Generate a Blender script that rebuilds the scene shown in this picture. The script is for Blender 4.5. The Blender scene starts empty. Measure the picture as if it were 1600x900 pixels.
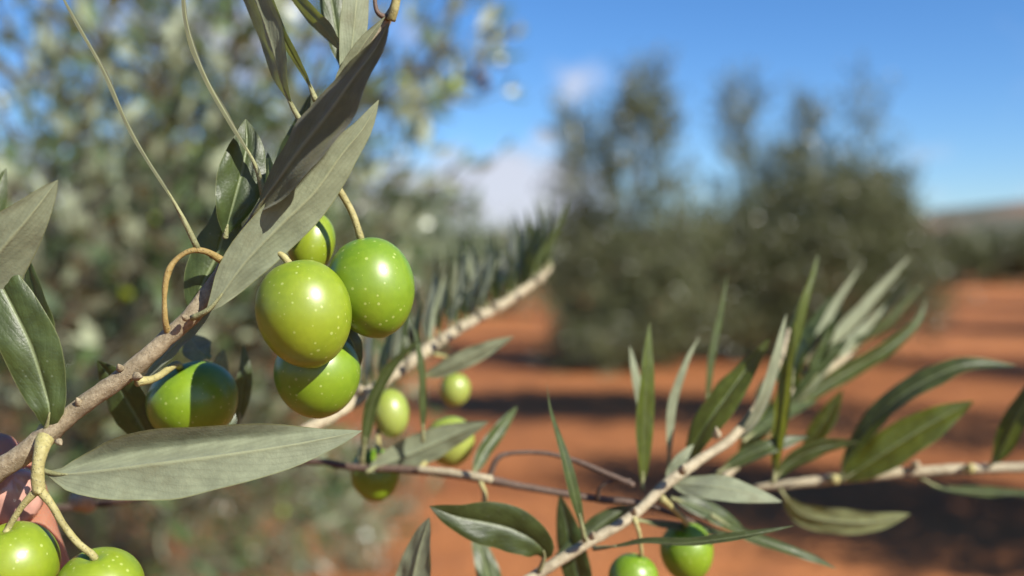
import bpy, math, random
import numpy as np
from mathutils import Vector, Matrix, noise
R = math.radians
random.seed(7)
S = bpy.context.scene
COL = S.collection

# ------------------------------------------------------------------ camera
CAMZ = 1.40
PITCH = math.atan(50/1555)
F = 1555.0                                   # focal length in photo pixels (35 mm on 36 mm, 1600 px wide)
cd = bpy.data.cameras.new('camera'); cam = bpy.data.objects.new('camera', cd); COL.objects.link(cam)
cam.location = (0, 0, CAMZ); cam.rotation_euler = (math.pi/2 - PITCH, 0, 0)
cd.lens = 35; cd.sensor_width = 36; cd.clip_start = 0.01; cd.clip_end = 6000
cd.dof.use_dof = True; cd.dof.focus_distance = 0.209; cd.dof.aperture_fstop = 7.5
cd.dof.aperture_blades = 9
S.camera = cam
FW = Vector((0, math.cos(PITCH), -math.sin(PITCH))); UP = Vector((0, math.sin(PITCH), math.cos(PITCH))); RT = Vector((1, 0, 0))
CP = Vector((0, 0, CAMZ))
def W(x, y, d):
    return CP + (FW + RT*((x-800)/F) + UP*((450-y)/F))*d

# ------------------------------------------------------------------ light
SUN = Vector((0.58, -0.53, 0.60)).normalized()        # towards the sun: right, behind the camera
elev = math.asin(SUN.z); az = math.atan2(SUN.x, SUN.y)
w = bpy.data.worlds.new('World'); S.world = w; w.use_nodes = True
nt = w.node_tree; nt.nodes.clear()
def N(nt, t, **k):
    n = nt.nodes.new(t)
    for a, b in k.items():
        if a == 'inp':
            for i, v in b.items(): n.inputs[i].default_value = v
        else: setattr(n, a, b)
    return n
def LK(nt, a, b): nt.links.new(a, b)
wo = N(nt, 'ShaderNodeOutputWorld'); bg = N(nt, 'ShaderNodeBackground')
sky = N(nt, 'ShaderNodeTexSky', sky_type='NISHITA', sun_disc=False, sun_elevation=elev, sun_rotation=az)
sky.air_density = 1.0; sky.dust_density = 0.3; sky.ozone_density = 2.2; sky.altitude = 300
hs = N(nt, 'ShaderNodeHueSaturation', inp={'Saturation': 1.12, 'Value': 1.0})
tm = N(nt, 'ShaderNodeMix', data_type='RGBA', blend_type='MULTIPLY'); tm.inputs[0].default_value = 1; tm.inputs[7].default_value = (0.82, 1.0, 1.28, 1)
LK(nt, sky.outputs[0], tm.inputs[6]); LK(nt, tm.outputs[2], hs.inputs['Color'])
tc = N(nt, 'ShaderNodeTexCoord')
n1 = N(nt, 'ShaderNodeTexNoise', inp={'Scale': 14.0, 'Detail': 8.0, 'Roughness': 0.6, 'Distortion': 0.4})
LK(nt, tc.outputs['Generated'], n1.inputs['Vector'])
acc = None
for cxp, czp, wx, wz, dens in ((780, 322, 150, 74, 1.35), (600, 330, 130, 80, 1.0), (420, 250, 130, 60, .9), (200, 300, 170, 60, 1.0), (330, 55, 120, 55, .9), (20, 330, 140, 90, 1.0), (650, 60, 60, 40, .6), (895, 128, 80, 36, .33), (858, 215, 45, 20, .6),
                               (1460, 245, 90, 22, .3), (1580, 300, 110, 16, .3), (-500, 250, 300, 110, 1.0), (-900, 100, 300, 90, .9), (2300, 280, 260, 60, .8), (2500, 60, 200, 60, .6)):
    dv = (FW + RT*((cxp-800)/F) + UP*((450-czp)/F)).normalized()
    sb = N(nt, 'ShaderNodeVectorMath', operation='SUBTRACT'); LK(nt, tc.outputs['Generated'], sb.inputs[0]); sb.inputs[1].default_value = dv
    ml = N(nt, 'ShaderNodeVectorMath', operation='MULTIPLY'); LK(nt, sb.outputs[0], ml.inputs[0]); ml.inputs[1].default_value = (F/wx, F/wx*.6, F/wz)
    ln_ = N(nt, 'ShaderNodeVectorMath', operation='LENGTH'); LK(nt, ml.outputs[0], ln_.inputs[0])
    mr = N(nt, 'ShaderNodeMapRange', inp={1: 0.0, 2: 1.7, 3: dens, 4: 0.0}); LK(nt, ln_.outputs['Value'], mr.inputs[0])
    if acc is None: acc = mr.outputs[0]
    else:
        m_ = N(nt, 'ShaderNodeMath', operation='MAXIMUM'); LK(nt, acc, m_.inputs[0]); LK(nt, mr.outputs[0], m_.inputs[1]); acc = m_.outputs[0]
a1 = N(nt, 'ShaderNodeMath', operation='MULTIPLY_ADD', inp={1: 1.5, 2: -0.75}); LK(nt, n1.outputs[0], a1.inputs[0])
a2 = N(nt, 'ShaderNodeMath', operation='ADD'); LK(nt, a1.outputs[0], a2.inputs[0]); LK(nt, acc, a2.inputs[1])
cm = N(nt, 'ShaderNodeMapRange', interpolation_type='SMOOTHSTEP', inp={'From Min': 0.22, 'From Max': 0.72, 'To Min': 0.0, 'To Max': 0.92}); LK(nt, a2.outputs[0], cm.inputs[0])
mx = N(nt, 'ShaderNodeMix', data_type='RGBA'); LK(nt, cm.outputs[0], mx.inputs[0]); LK(nt, hs.outputs[0], mx.inputs[6]); mx.inputs[7].default_value = (5.9, 6.1, 7.0, 1)
LK(nt, mx.outputs[2], bg.inputs[0]); bg.inputs[1].default_value = 0.06
LK(nt, bg.outputs[0], wo.inputs[0])
sd = bpy.data.lights.new('sun', 'SUN'); sd.energy = 5.0; sd.angle = R(0.53); sd.color = (1.0, 0.95, 0.86)
so = bpy.data.objects.new('sun', sd); COL.objects.link(so); so.rotation_euler = SUN.to_track_quat('Z', 'Y').to_euler()
S.view_settings.view_transform = 'Standard'; S.view_settings.look = 'None'
S.view_settings.exposure = 1.0; S.view_settings.gamma = 1; S.view_settings.use_curve_mapping = False
S.cycles.max_bounces = 8; S.cycles.transmission_bounces = 6; S.cycles.transparent_max_bounces = 8

# ------------------------------------------------------------------ materials
def newmat(name):
    m = bpy.data.materials.new(name); m.use_nodes = True
    nt = m.node_tree; nt.nodes.clear()
    o = N(nt, 'ShaderNodeOutputMaterial')
    return m, nt, o
def ramp(nt, fac, stops, interp='LINEAR'):
    r = N(nt, 'ShaderNodeValToRGB'); e = r.color_ramp.elements; r.color_ramp.interpolation = interp
    while len(e) < len(stops): e.new(0.5)
    for k, (p, c) in enumerate(stops): e[k].position = p; e[k].color = (*c, 1)
    LK(nt, fac, r.inputs[0]); return r.outputs[0]
def mixc(nt, fac, a, b, bt='MIX'):
    m = N(nt, 'ShaderNodeMix', data_type='RGBA', blend_type=bt)
    if hasattr(fac, 'name'): LK(nt, fac, m.inputs[0])
    else: m.inputs[0].default_value = fac
    for i, v in ((6, a), (7, b)):
        if hasattr(v, 'name'): LK(nt, v, m.inputs[i])
        else: m.inputs[i].default_value = (*v, 1)
    return m.outputs[2]
def math1(nt, op, a, b=None, c=None):
    m = N(nt, 'ShaderNodeMath', operation=op)
    for i, v in enumerate((a, b, c)):
        if v is None: continue
        if hasattr(v, 'name'): LK(nt, v, m.inputs[i])
        else: m.inputs[i].default_value = v
    return m.outputs[0]
def mrange(nt, v, a, b, c, d, smooth=True):
    m = N(nt, 'ShaderNodeMapRange', inp={1: a, 2: b, 3: c, 4: d})
    if smooth: m.interpolation_type = 'SMOOTHSTEP'
    LK(nt, v, m.inputs[0]); return m.outputs[0]

def alb(nt, c, k=0.63):
    return mixc(nt, 1.0, c, (k, k, k), 'MULTIPLY')
def leaf_material(name, top, under, trans, tfac=0.22, rtop=0.38):
    m, nt, o = newmat(name)
    uv = N(nt, 'ShaderNodeUVMap', uv_map='UVMap'); s = N(nt, 'ShaderNodeSeparateXYZ'); LK(nt, uv.outputs[0], s.inputs[0])
    c = math1(nt, 'ABSOLUTE', math1(nt, 'SUBTRACT', s.outputs[0], 0.5))
    rib = mrange(nt, c, 0.012, 0.05, 1, 0)
    marg = mrange(nt, c, 0.472, 0.497, 0, 1)
    # side veins: slanted bands in leaf coordinates
    ph = math1(nt, 'ADD', math1(nt, 'MULTIPLY', s.outputs[1], 11.0), math1(nt, 'MULTIPLY', c, -9.0))
    tco = N(nt, 'ShaderNodeTexCoord')
    nz = N(nt, 'ShaderNodeTexNoise', inp={'Scale': 260.0, 'Detail': 5.0, 'Roughness': 0.6}); LK(nt, tco.outputs['Object'], nz.inputs['Vector'])
    nb = N(nt, 'ShaderNodeTexNoise', inp={'Scale': 70.0, 'Detail': 3.0}); LK(nt, tco.outputs['Object'], nb.inputs['Vector'])
    nf = N(nt, 'ShaderNodeTexNoise', inp={'Scale': 1900.0, 'Detail': 2.0}); LK(nt, tco.outputs['Object'], nf.inputs['Vector'])
    ph2 = math1(nt, 'ADD', ph, math1(nt, 'MULTIPLY', nb.outputs[0], 1.4))
    vein = math1(nt, 'POWER', math1(nt, 'ABSOLUTE', math1(nt, 'SINE', math1(nt, 'MULTIPLY', ph2, math.pi))), 0.5)
    vein = math1(nt, 'SUBTRACT', 1.0, vein)
    oi = N(nt, 'ShaderNodeObjectInfo')
    rnd = oi.outputs['Random']
    tv = mrange(nt, nz.outputs[0], 0.3, 0.7, 0, 1)
    topc = mixc(nt, tv, tuple(x*0.72 for x in top), tuple(x*1.25 for x in top))
    topc = mixc(nt, math1(nt, 'MULTIPLY', rib, 0.75), topc, (0.30, 0.36, 0.17))
    topc = mixc(nt, math1(nt, 'MULTIPLY', marg, 0.5), topc, (0.30, 0.33, 0.14))
    sp = N(nt, 'ShaderNodeTexVoronoi', inp={'Scale': 420.0}); LK(nt, tco.outputs['Object'], sp.inputs['Vector'])
    spk = mrange(nt, sp.outputs['Distance'], 0.06, 0.14, 1, 0)
    topc = mixc(nt, math1(nt, 'MULTIPLY', spk, 0.35), topc, (0.25, 0.3, 0.2))
    uc = mixc(nt, tv, tuple(x*0.84 for x in under), tuple(x*1.14 for x in under))
    uc = mixc(nt, math1(nt, 'MULTIPLY', vein, 0.34), uc, tuple(x*0.62 for x in under))
    uc = mixc(nt, math1(nt, 'MULTIPLY', rib, 0.8), uc, (0.42, 0.45, 0.26))
    uc = mixc(nt, math1(nt, 'MULTIPLY', marg, 0.6), uc, (0.24, 0.24, 0.07))
    stn = mrange(nt, nb.outputs[0], 0.60, 0.74, 0, 0.35)
    uc = mixc(nt, stn, uc, (0.20, 0.17, 0.08))
    vr = N(nt, 'ShaderNodeHueSaturation'); LK(nt, mrange(nt, rnd, 0, 1, 0.8, 1.2, False), vr.inputs['Value']); LK(nt, topc, vr.inputs['Color'])
    ht = math1(nt, 'ADD', math1(nt, 'MULTIPLY', nz.outputs[0], 0.6), math1(nt, 'ADD', math1(nt, 'MULTIPLY', nf.outputs[0], 0.35), math1(nt, 'MULTIPLY', vein, -0.12)))
    b = N(nt, 'ShaderNodeBump', inp={'Strength': 0.55, 'Distance': 0.00035}); LK(nt, ht, b.inputs['Height'])
    p1 = N(nt, 'ShaderNodeBsdfPrincipled', inp={'Roughness': rtop, 'Specular IOR Level': 0.5}); LK(nt, alb(nt, vr.outputs[0]), p1.inputs['Base Color']); LK(nt, b.outputs[0], p1.inputs['Normal'])
    p2 = N(nt, 'ShaderNodeBsdfPrincipled', inp={'Roughness': 0.62, 'Specular IOR Level': 0.3, 'Sheen Weight': 0.15}); LK(nt, alb(nt, uc), p2.inputs['Base Color']); LK(nt, b.outputs[0], p2.inputs['Normal'])
    g = N(nt, 'ShaderNodeNewGeometry'); ms = N(nt, 'ShaderNodeMixShader'); LK(nt, g.outputs['Backfacing'], ms.inputs[0]); LK(nt, p1.outputs[0], ms.inputs[1]); LK(nt, p2.outputs[0], ms.inputs[2])
    t = N(nt, 'ShaderNodeBsdfTranslucent'); LK(nt, alb(nt, mixc(nt, tv, tuple(x*0.8 for x in trans), trans)), t.inputs[0])
    m2 = N(nt, 'ShaderNodeMixShader'); m2.inputs[0].default_value = tfac; LK(nt, ms.outputs[0], m2.inputs[1]); LK(nt, t.outputs[0], m2.inputs[2])
    LK(nt, m2.outputs[0], o.inputs[0]); return m
M = {}
M['leaf'] = leaf_material('leaf', (0.062, 0.092, 0.024), (0.325, 0.36, 0.225), (0.34, 0.42, 0.05), 0.28, 0.46)
M['shade_dark'] = leaf_material('shade_darkened_leaf', (0.05, 0.07, 0.03), (0.165, 0.170, 0.075), (0.34, 0.31, 0.05), 0.26)  # shade painted into the leaf colour; also a darker tone for thin leaves
M['young'] = leaf_material('young_leaf', (0.11, 0.155, 0.025), (0.30, 0.33, 0.15), (0.46, 0.52, 0.04), 0.40)

def far_leaf_material(name, top, under, trans):
    m, nt, o = newmat(name)
    at = N(nt, 'ShaderNodeVertexColor', layer_name='tint'); s = N(nt, 'ShaderNodeSeparateColor'); LK(nt, at.outputs[0], s.inputs[0])
    tp = mixc(nt, s.outputs[0], tuple(x*0.55 for x in top), tuple(x*1.5 for x in top))
    un = mixc(nt, s.outputs[0], tuple(x*0.75 for x in under), tuple(x*1.25 for x in under))
    p1 = N(nt, 'ShaderNodeBsdfPrincipled', inp={'Roughness': 0.33}); LK(nt, alb(nt, tp), p1.inputs['Base Color'])
    p2 = N(nt, 'ShaderNodeBsdfPrincipled', inp={'Roughness': 0.65}); LK(nt, alb(nt, un), p2.inputs['Base Color'])
    g = N(nt, 'ShaderNodeNewGeometry'); ms = N(nt, 'ShaderNodeMixShader'); LK(nt, g.outputs['Backfacing'], ms.inputs[0]); LK(nt, p1.outputs[0], ms.inputs[1]); LK(nt, p2.outputs[0], ms.inputs[2])
    t = N(nt, 'ShaderNodeBsdfTranslucent', inp={0: (*[x*0.63 for x in trans], 1)})
    m2 = N(nt, 'ShaderNodeMixShader'); m2.inputs[0].default_value = 0.15; LK(nt, ms.outputs[0], m2.inputs[1]); LK(nt, t.outputs[0], m2.inputs[2])
    LK(nt, m2.outputs[0], o.inputs[0]); return m
M['crown'] = far_leaf_material('crown_leaves', (0.085, 0.13, 0.045), (0.44, 0.50, 0.32), (0.34, 0.48, 0.08))
M['crown_dark'] = far_leaf_material('crown_leaves_dark', (0.105, 0.122, 0.045), (0.26, 0.275, 0.15), (0.24, 0.28, 0.06))
M['grass'] = far_leaf_material('dry_grass', (0.20, 0.21, 0.12), (0.22, 0.22, 0.13), (0.2, 0.2, 0.1))

def bark_material(name, c1, c2, spot, scale):
    m, nt, o = newmat(name)
    tco = N(nt, 'ShaderNodeTexCoord')
    nz = N(nt, 'ShaderNodeTexNoise', inp={'Scale': scale, 'Detail': 8.0, 'Roughness': 0.65}); LK(nt, tco.outputs['Object'], nz.inputs['Vector'])
    n2 = N(nt, 'ShaderNodeTexNoise', inp={'Scale': scale*0.15, 'Detail': 3.0}); LK(nt, tco.outputs['Object'], n2.inputs['Vector'])
    vo = N(nt, 'ShaderNodeTexVoronoi', inp={'Scale': scale*2.2}); LK(nt, tco.outputs['Object'], vo.inputs['Vector'])
    sp = mrange(nt, vo.outputs['Distance'], 0.12, 0.3, 1, 0)
    c = mixc(nt, mrange(nt, nz.outputs[0], 0.3, 0.7, 0, 1), c1, c2)
    c = mixc(nt, math1(nt, 'MULTIPLY', sp, 0.55), c, spot)
    c = mixc(nt, mrange(nt, n2.outputs[0], 0.45, 0.7, 0, 0.4), c, tuple(x*0.6 for x in c1))
    ht = math1(nt, 'ADD', nz.outputs[0], math1(nt, 'MULTIPLY', sp, 0.6))
    b = N(nt, 'ShaderNodeBump', inp={'Strength': 0.8, 'Distance': 0.25/scale}); LK(nt, ht, b.inputs['Height'])
    p = N(nt, 'ShaderNodeBsdfPrincipled', inp={'Roughness': 0.7}); LK(nt, alb(nt, c), p.inputs['Base Color']); LK(nt, b.outputs[0], p.inputs['Normal'])
    LK(nt, p.outputs[0], o.inputs[0]); return m
M['bark'] = bark_material('branch_bark', (0.25, 0.19, 0.105), (0.47, 0.39, 0.245), (0.50, 0.44, 0.32), 900)
M['bark_pale'] = bark_material('pale_bark', (0.36, 0.29, 0.17), (0.58, 0.50, 0.33), (0.62, 0.58, 0.44), 900)
M['bark_brown'] = bark_material('brown_bark', (0.10, 0.06, 0.04), (0.19, 0.12, 0.08), (0.3, 0.24, 0.18), 900)
M['trunk'] = bark_material('trunk_bark', (0.08, 0.065, 0.05), (0.17, 0.14, 0.11), (0.2, 0.18, 0.15), 22)
M['twig'] = bark_material('twig_bark', (0.13, 0.12, 0.07), (0.22, 0.20, 0.13), (0.3, 0.28, 0.2), 60)
M['stalk'] = bark_material('stalk_skin', (0.36, 0.31, 0.10), (0.50, 0.45, 0.19), (0.5, 0.47, 0.27), 700)
M['petiole'] = bark_material('leaf_stalk', (0.25, 0.25, 0.10), (0.36, 0.36, 0.17), (0.4, 0.4, 0.2), 700)
M['stalk_orange'] = bark_material('orange_stalk_skin', (0.36, 0.24, 0.06), (0.50, 0.37, 0.13), (0.5, 0.42, 0.2), 700)
M['stalk_green'] = bark_material('green_stalk_skin', (0.14, 0.17, 0.05), (0.22, 0.25, 0.08), (0.3, 0.32, 0.14), 700)

def olive_material(name, base, base2, spots=1.0):
    m, nt, o = newmat(name)
    tco = N(nt, 'ShaderNodeTexCoord')
    n1 = N(nt, 'ShaderNodeTexNoise', inp={'Scale': 55.0, 'Detail': 2.0}); LK(nt, tco.outputs['Object'], n1.inputs['Vector'])
    n2 = N(nt, 'ShaderNodeTexNoise', inp={'Scale': 700.0, 'Detail': 4.0}); LK(nt, tco.outputs['Object'], n2.inputs['Vector'])
    c = mixc(nt, mrange(nt, n1.outputs[0], 0.35, 0.65, 0, 1), base, base2)
    c = mixc(nt, mrange(nt, n2.outputs[0], 0.3, 0.75, 0, 0.25), c, tuple(x*1.35 for x in base2))
    v = N(nt, 'ShaderNodeTexVoronoi', inp={'Scale': 720.0, 'Randomness': 1.0}); LK(nt, tco.outputs['Object'], v.inputs['Vector'])
    sc = N(nt, 'ShaderNodeSeparateColor'); LK(nt, v.outputs['Color'], sc.inputs[0])
    rad = mrange(nt, sc.outputs[0], 0.2, 1.0, 0.03, 0.34, False)
    spk = math1(nt, 'SUBTRACT', 1.0, math1(nt, 'DIVIDE', v.outputs['Distance'], rad))
    spk = mrange(nt, spk, 0.0, 0.5, 0, 0.55*spots)
    c = mixc(nt, spk, c, (0.58, 0.66, 0.22))
    b = N(nt, 'ShaderNodeBump', inp={'Strength': 0.25, 'Distance': 0.0001}); LK(nt, math1(nt, 'ADD', math1(nt, 'MULTIPLY', n2.outputs[0], 0.6), spk), b.inputs['Height'])
    p = N(nt, 'ShaderNodeBsdfPrincipled', inp={'Roughness': 0.37, 'Specular IOR Level': 0.55,
          'Subsurface Weight': 0.3, 'Subsurface Scale': 0.0016, 'Subsurface Radius': (0.7, 1.0, 0.15)})
    LK(nt, alb(nt, c), p.inputs['Base Color']); LK(nt, b.outputs[0], p.inputs['Normal']); LK(nt, p.outputs[0], o.inputs[0]); return m
M['olive'] = olive_material('olive_skin', (0.19, 0.285, 0.014), (0.285, 0.365, 0.020))
M['olive_green'] = olive_material('olive_skin_green', (0.135, 0.265, 0.012), (0.22, 0.34, 0.016))
M['olive_pale'] = olive_material('olive_skin_pale', (0.27, 0.36, 0.05), (0.37, 0.43, 0.09), 0.5)

def plain(name, c, rough=0.6, **k):
    m, nt, o = newmat(name)
    tco = N(nt, 'ShaderNodeTexCoord')
    n1 = N(nt, 'ShaderNodeTexNoise', inp={'Scale': k.pop('scale', 20.0), 'Detail': 4.0}); LK(nt, tco.outputs['Object'], n1.inputs['Vector'])
    col = mixc(nt, mrange(nt, n1.outputs[0], 0.3, 0.7, 0, 1), tuple(x*0.8 for x in c), tuple(x*1.2 for x in c))
    p = N(nt, 'ShaderNodeBsdfPrincipled', inp={'Roughness': rough, **k}); LK(nt, alb(nt, col), p.inputs['Base Color']); LK(nt, p.outputs[0], o.inputs[0]); return m
def skin_material():
    m, nt, o = newmat('skin')
    tco = N(nt, 'ShaderNodeTexCoord')
    n1 = N(nt, 'ShaderNodeTexNoise', inp={'Scale': 90.0, 'Detail': 4.0}); LK(nt, tco.outputs['Object'], n1.inputs['Vector'])
    v = N(nt, 'ShaderNodeTexVoronoi', inp={'Scale': 1500.0}); LK(nt, tco.outputs['Object'], v.inputs['Vector'])
    col = mixc(nt, mrange(nt, n1.outputs[0], 0.3, 0.7, 0, 1), (0.50, 0.21, 0.125), (0.62, 0.31, 0.20))
    b = N(nt, 'ShaderNodeBump', inp={'Strength': 0.3, 'Distance': 0.0002}); LK(nt, v.outputs['Distance'], b.inputs['Height'])
    p = N(nt, 'ShaderNodeBsdfPrincipled', inp={'Roughness': 0.45, 'Subsurface Weight': 0.6, 'Subsurface Scale': 0.004, 'Subsurface Radius': (1.0, 0.3, 0.15)})
    LK(nt, alb(nt, col), p.inputs['Base Color']); LK(nt, b.outputs[0], p.inputs['Normal']); LK(nt, p.outputs[0], o.inputs[0]); return m
M['skin'] = skin_material()
M['nail'] = plain('nail', (0.66, 0.36, 0.28), 0.25, scale=300.0, **{'Coat Weight': 0.3})
M['cloth'] = plain('sleeve_cloth', (0.06, 0.09, 0.16), 0.85, scale=200.0)

def soil_material():
    m, nt, o = newmat('red_soil')
    tco = N(nt, 'ShaderNodeTexCoord')
    def nz(sc, det=6, sx=1, sy=1):
        mp = N(nt, 'ShaderNodeMapping'); mp.inputs['Scale'].default_value = (sx, sy, 1); LK(nt, tco.outputs['Object'], mp.inputs[0])
        n = N(nt, 'ShaderNodeTexNoise', inp={'Scale': sc, 'Detail': det, 'Roughness': 0.6}); LK(nt, mp.outputs[0], n.inputs['Vector']); return n.outputs[0]
    a = nz(0.35, 4, 0.35, 1.0); b_ = nz(3.0, 8); c_ = nz(28.0, 6)
    col = mixc(nt, mrange(nt, a, 0.35, 0.65, 0, 1), (0.30, 0.105, 0.036), (0.53, 0.205, 0.073))
    col = mixc(nt, mrange(nt, b_, 0.5, 0.72, 0, 0.6), col, (0.26, 0.10, 0.05))
    col = mixc(nt, mrange(nt, c_, 0.55, 0.75, 0, 0.55), col, (0.55, 0.30, 0.16))
    vo = N(nt, 'ShaderNodeTexVoronoi', inp={'Scale': 14.0}); LK(nt, tco.outputs['Object'], vo.inputs['Vector'])
    st = mrange(nt, vo.outputs['Distance'], 0.1, 0.16, 1, 0)
    col = mixc(nt, math1(nt, 'MULTIPLY', st, 0.5), col, (0.5, 0.36, 0.24))
    b = N(nt, 'ShaderNodeBump', inp={'Strength': 1.0, 'Distance': 0.06}); LK(nt, math1(nt, 'ADD', b_, math1(nt, 'MULTIPLY', c_, 0.3)), b.inputs['Height'])
    p = N(nt, 'ShaderNodeBsdfPrincipled', inp={'Roughness': 0.95, 'Specular IOR Level': 0.1}); LK(nt, alb(nt, col), p.inputs['Base Color']); LK(nt, b.outputs[0], p.inputs['Normal'])
    LK(nt, p.outputs[0], o.inputs[0]); return m
M['soil'] = soil_material()
def hill_material():
    m, nt, o = newmat('hill_scrub')
    tco = N(nt, 'ShaderNodeTexCoord')
    n1 = N(nt, 'ShaderNodeTexNoise', inp={'Scale': 0.035, 'Detail': 8.0, 'Roughness': 0.6}); LK(nt, tco.outputs['Object'], n1.inputs['Vector'])
    n2 = N(nt, 'ShaderNodeTexNoise', inp={'Scale': 0.2, 'Detail': 6.0}); LK(nt, tco.outputs['Object'], n2.inputs['Vector'])
    col = ramp(nt, n1.outputs[0], [(0.40, (0.075, 0.085, 0.045)), (0.50, (0.15, 0.125, 0.07)), (0.60, (0.34, 0.18, 0.105))])
    col = mixc(nt, mrange(nt, n2.outputs[0], 0.45, 0.6, 0, 0.6), col, (0.05, 0.06, 0.03))
    p = N(nt, 'ShaderNodeBsdfPrincipled', inp={'Roughness': 0.95}); LK(nt, alb(nt, col), p.inputs['Base Color']); LK(nt, p.outputs[0], o.inputs[0]); return m
M['hill'] = hill_material()

# ------------------------------------------------------------------ object helpers
def link(name, mesh, parent=None, loc=None):
    o = bpy.data.objects.new(name, mesh); COL.objects.link(o)
    if parent: o.parent = parent
    if loc is not None: o.location = loc
    return o
def root(name, loc, label, cat, group=None):
    o = link(name, None, None, loc); o.empty_display_size = 0.02
    o['label'] = label; o['category'] = cat
    if group: o['group'] = group
    return o
def mesh_from(name, V, Fc, mats, fm=None, smooth=True, uvs=None):
    me = bpy.data.meshes.new(name); me.from_pydata([tuple(v) for v in V], [], Fc)
    for m in mats: me.materials.append(m)
    if fm is not None: me.polygons.foreach_set('material_index', fm)
    me.polygons.foreach_set('use_smooth', [smooth]*len(me.polygons))
    if uvs is not None:
        ul = me.uv_layers.new(name='UVMap')
        li = np.zeros(len(me.loops), dtype=np.int32); me.loops.foreach_get('vertex_index', li)
        ul.data.foreach_set('uv', np.array(uvs, dtype=np.float32)[li].ravel())
    me.update(); return me
def catmull(P, n):
    P = [Vector(p) for p in P]
    if len(P) == 2: return [P[0].lerp(P[1], i/n) for i in range(n+1)]
    Q = [P[0]*2-P[1]] + P + [P[-1]*2-P[-2]]
    L = [0]
    for i in range(1, len(P)): L.append(L[-1] + (P[i]-P[i-1]).length)
    out = []
    for k in range(n+1):
        s = L[-1]*k/n; i = 0
        while i < len(P)-2 and s > L[i+1]: i += 1
        t = (s-L[i])/max(L[i+1]-L[i], 1e-9)
        a, b, c, d = Q[i:i+4]
        out.append(0.5*((2*b)+(c-a)*t+(2*a-5*b+4*c-d)*t*t+(3*b-a-3*c+d)*t**3))
    return out
def interp(vals, n):
    vals = list(vals)
    if len(vals) == 1: vals = vals*2
    return [float(np.interp(k/n*(len(vals)-1), range(len(vals)), vals)) for k in range(n+1)]
def tube(P, rad, n=24, sides=10, bump=0.0, V=None, Fc=None, cap=True, nscale=500, flat=None):
    """tapering tube through the points; returns verts and faces"""
    V = [] if V is None else V; Fc = [] if Fc is None else Fc
    pts = catmull(P, n)
    # radii are given per control point: place by arc position
    L = [0]
    for i in range(1, len(P)): L.append(L[-1] + (Vector(P[i])-Vector(P[i-1])).length)
    rr = [float(np.interp(L[-1]*k/n, L, rad)) if len(rad) == len(P) else interp(rad, n)[k] for k in range(n+1)]
    up = Vector((0.3, -0.9, 0.2)); base = len(V)
    for k, p in enumerate(pts):
        T = (pts[min(k+1, n)]-pts[max(k-1, 0)]).normalized()
        a = (up - T*up.dot(T)).normalized(); up = a; b = T.cross(a)
        for j in range(sides):
            th = 2*math.pi*j/sides; dirv = a*math.cos(th)*(flat or 1) + b*math.sin(th)
            r = rr[k]
            q = p + dirv*r
            if bump: r *= 1 + bump*noise.noise(q*nscale); q = p + dirv*r
            V.append(q)
    for k in range(n):
        for j in range(sides):
            j2 = (j+1) % sides
            Fc.append((base+k*sides+j, base+k*sides+j2, base+(k+1)*sides+j2, base+(k+1)*sides+j))
    if cap:
        c0 = len(V); V.append(pts[0]); c1 = len(V); V.append(pts[-1] + (pts[-1]-pts[-2]).normalized()*rr[-1]*0.5)
        for j in range(sides):
            j2 = (j+1) % sides
            Fc.append((c0, base+j2, base+j)); Fc.append((c1, base+n*sides+j, base+n*sides+j2))
    return V, Fc

ROOT = {}
DS = {'D': lambda d: .25+(d-.25)*2.1, 'E': lambda d: d*1.12, 'F': lambda d: d*1.12}
def dp(key, pts):
    f = DS.get(key); return [(p[0], p[1], f(p[2])) for p in pts] if f else pts
def branch_root(key, p, label, group=None):
    r = root('olive_branch', p, label, 'branch', group); ROOT[key] = r; return r
def rel(V, r): 
    o = r.location
    return [Vector(v)-o for v in V]

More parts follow.
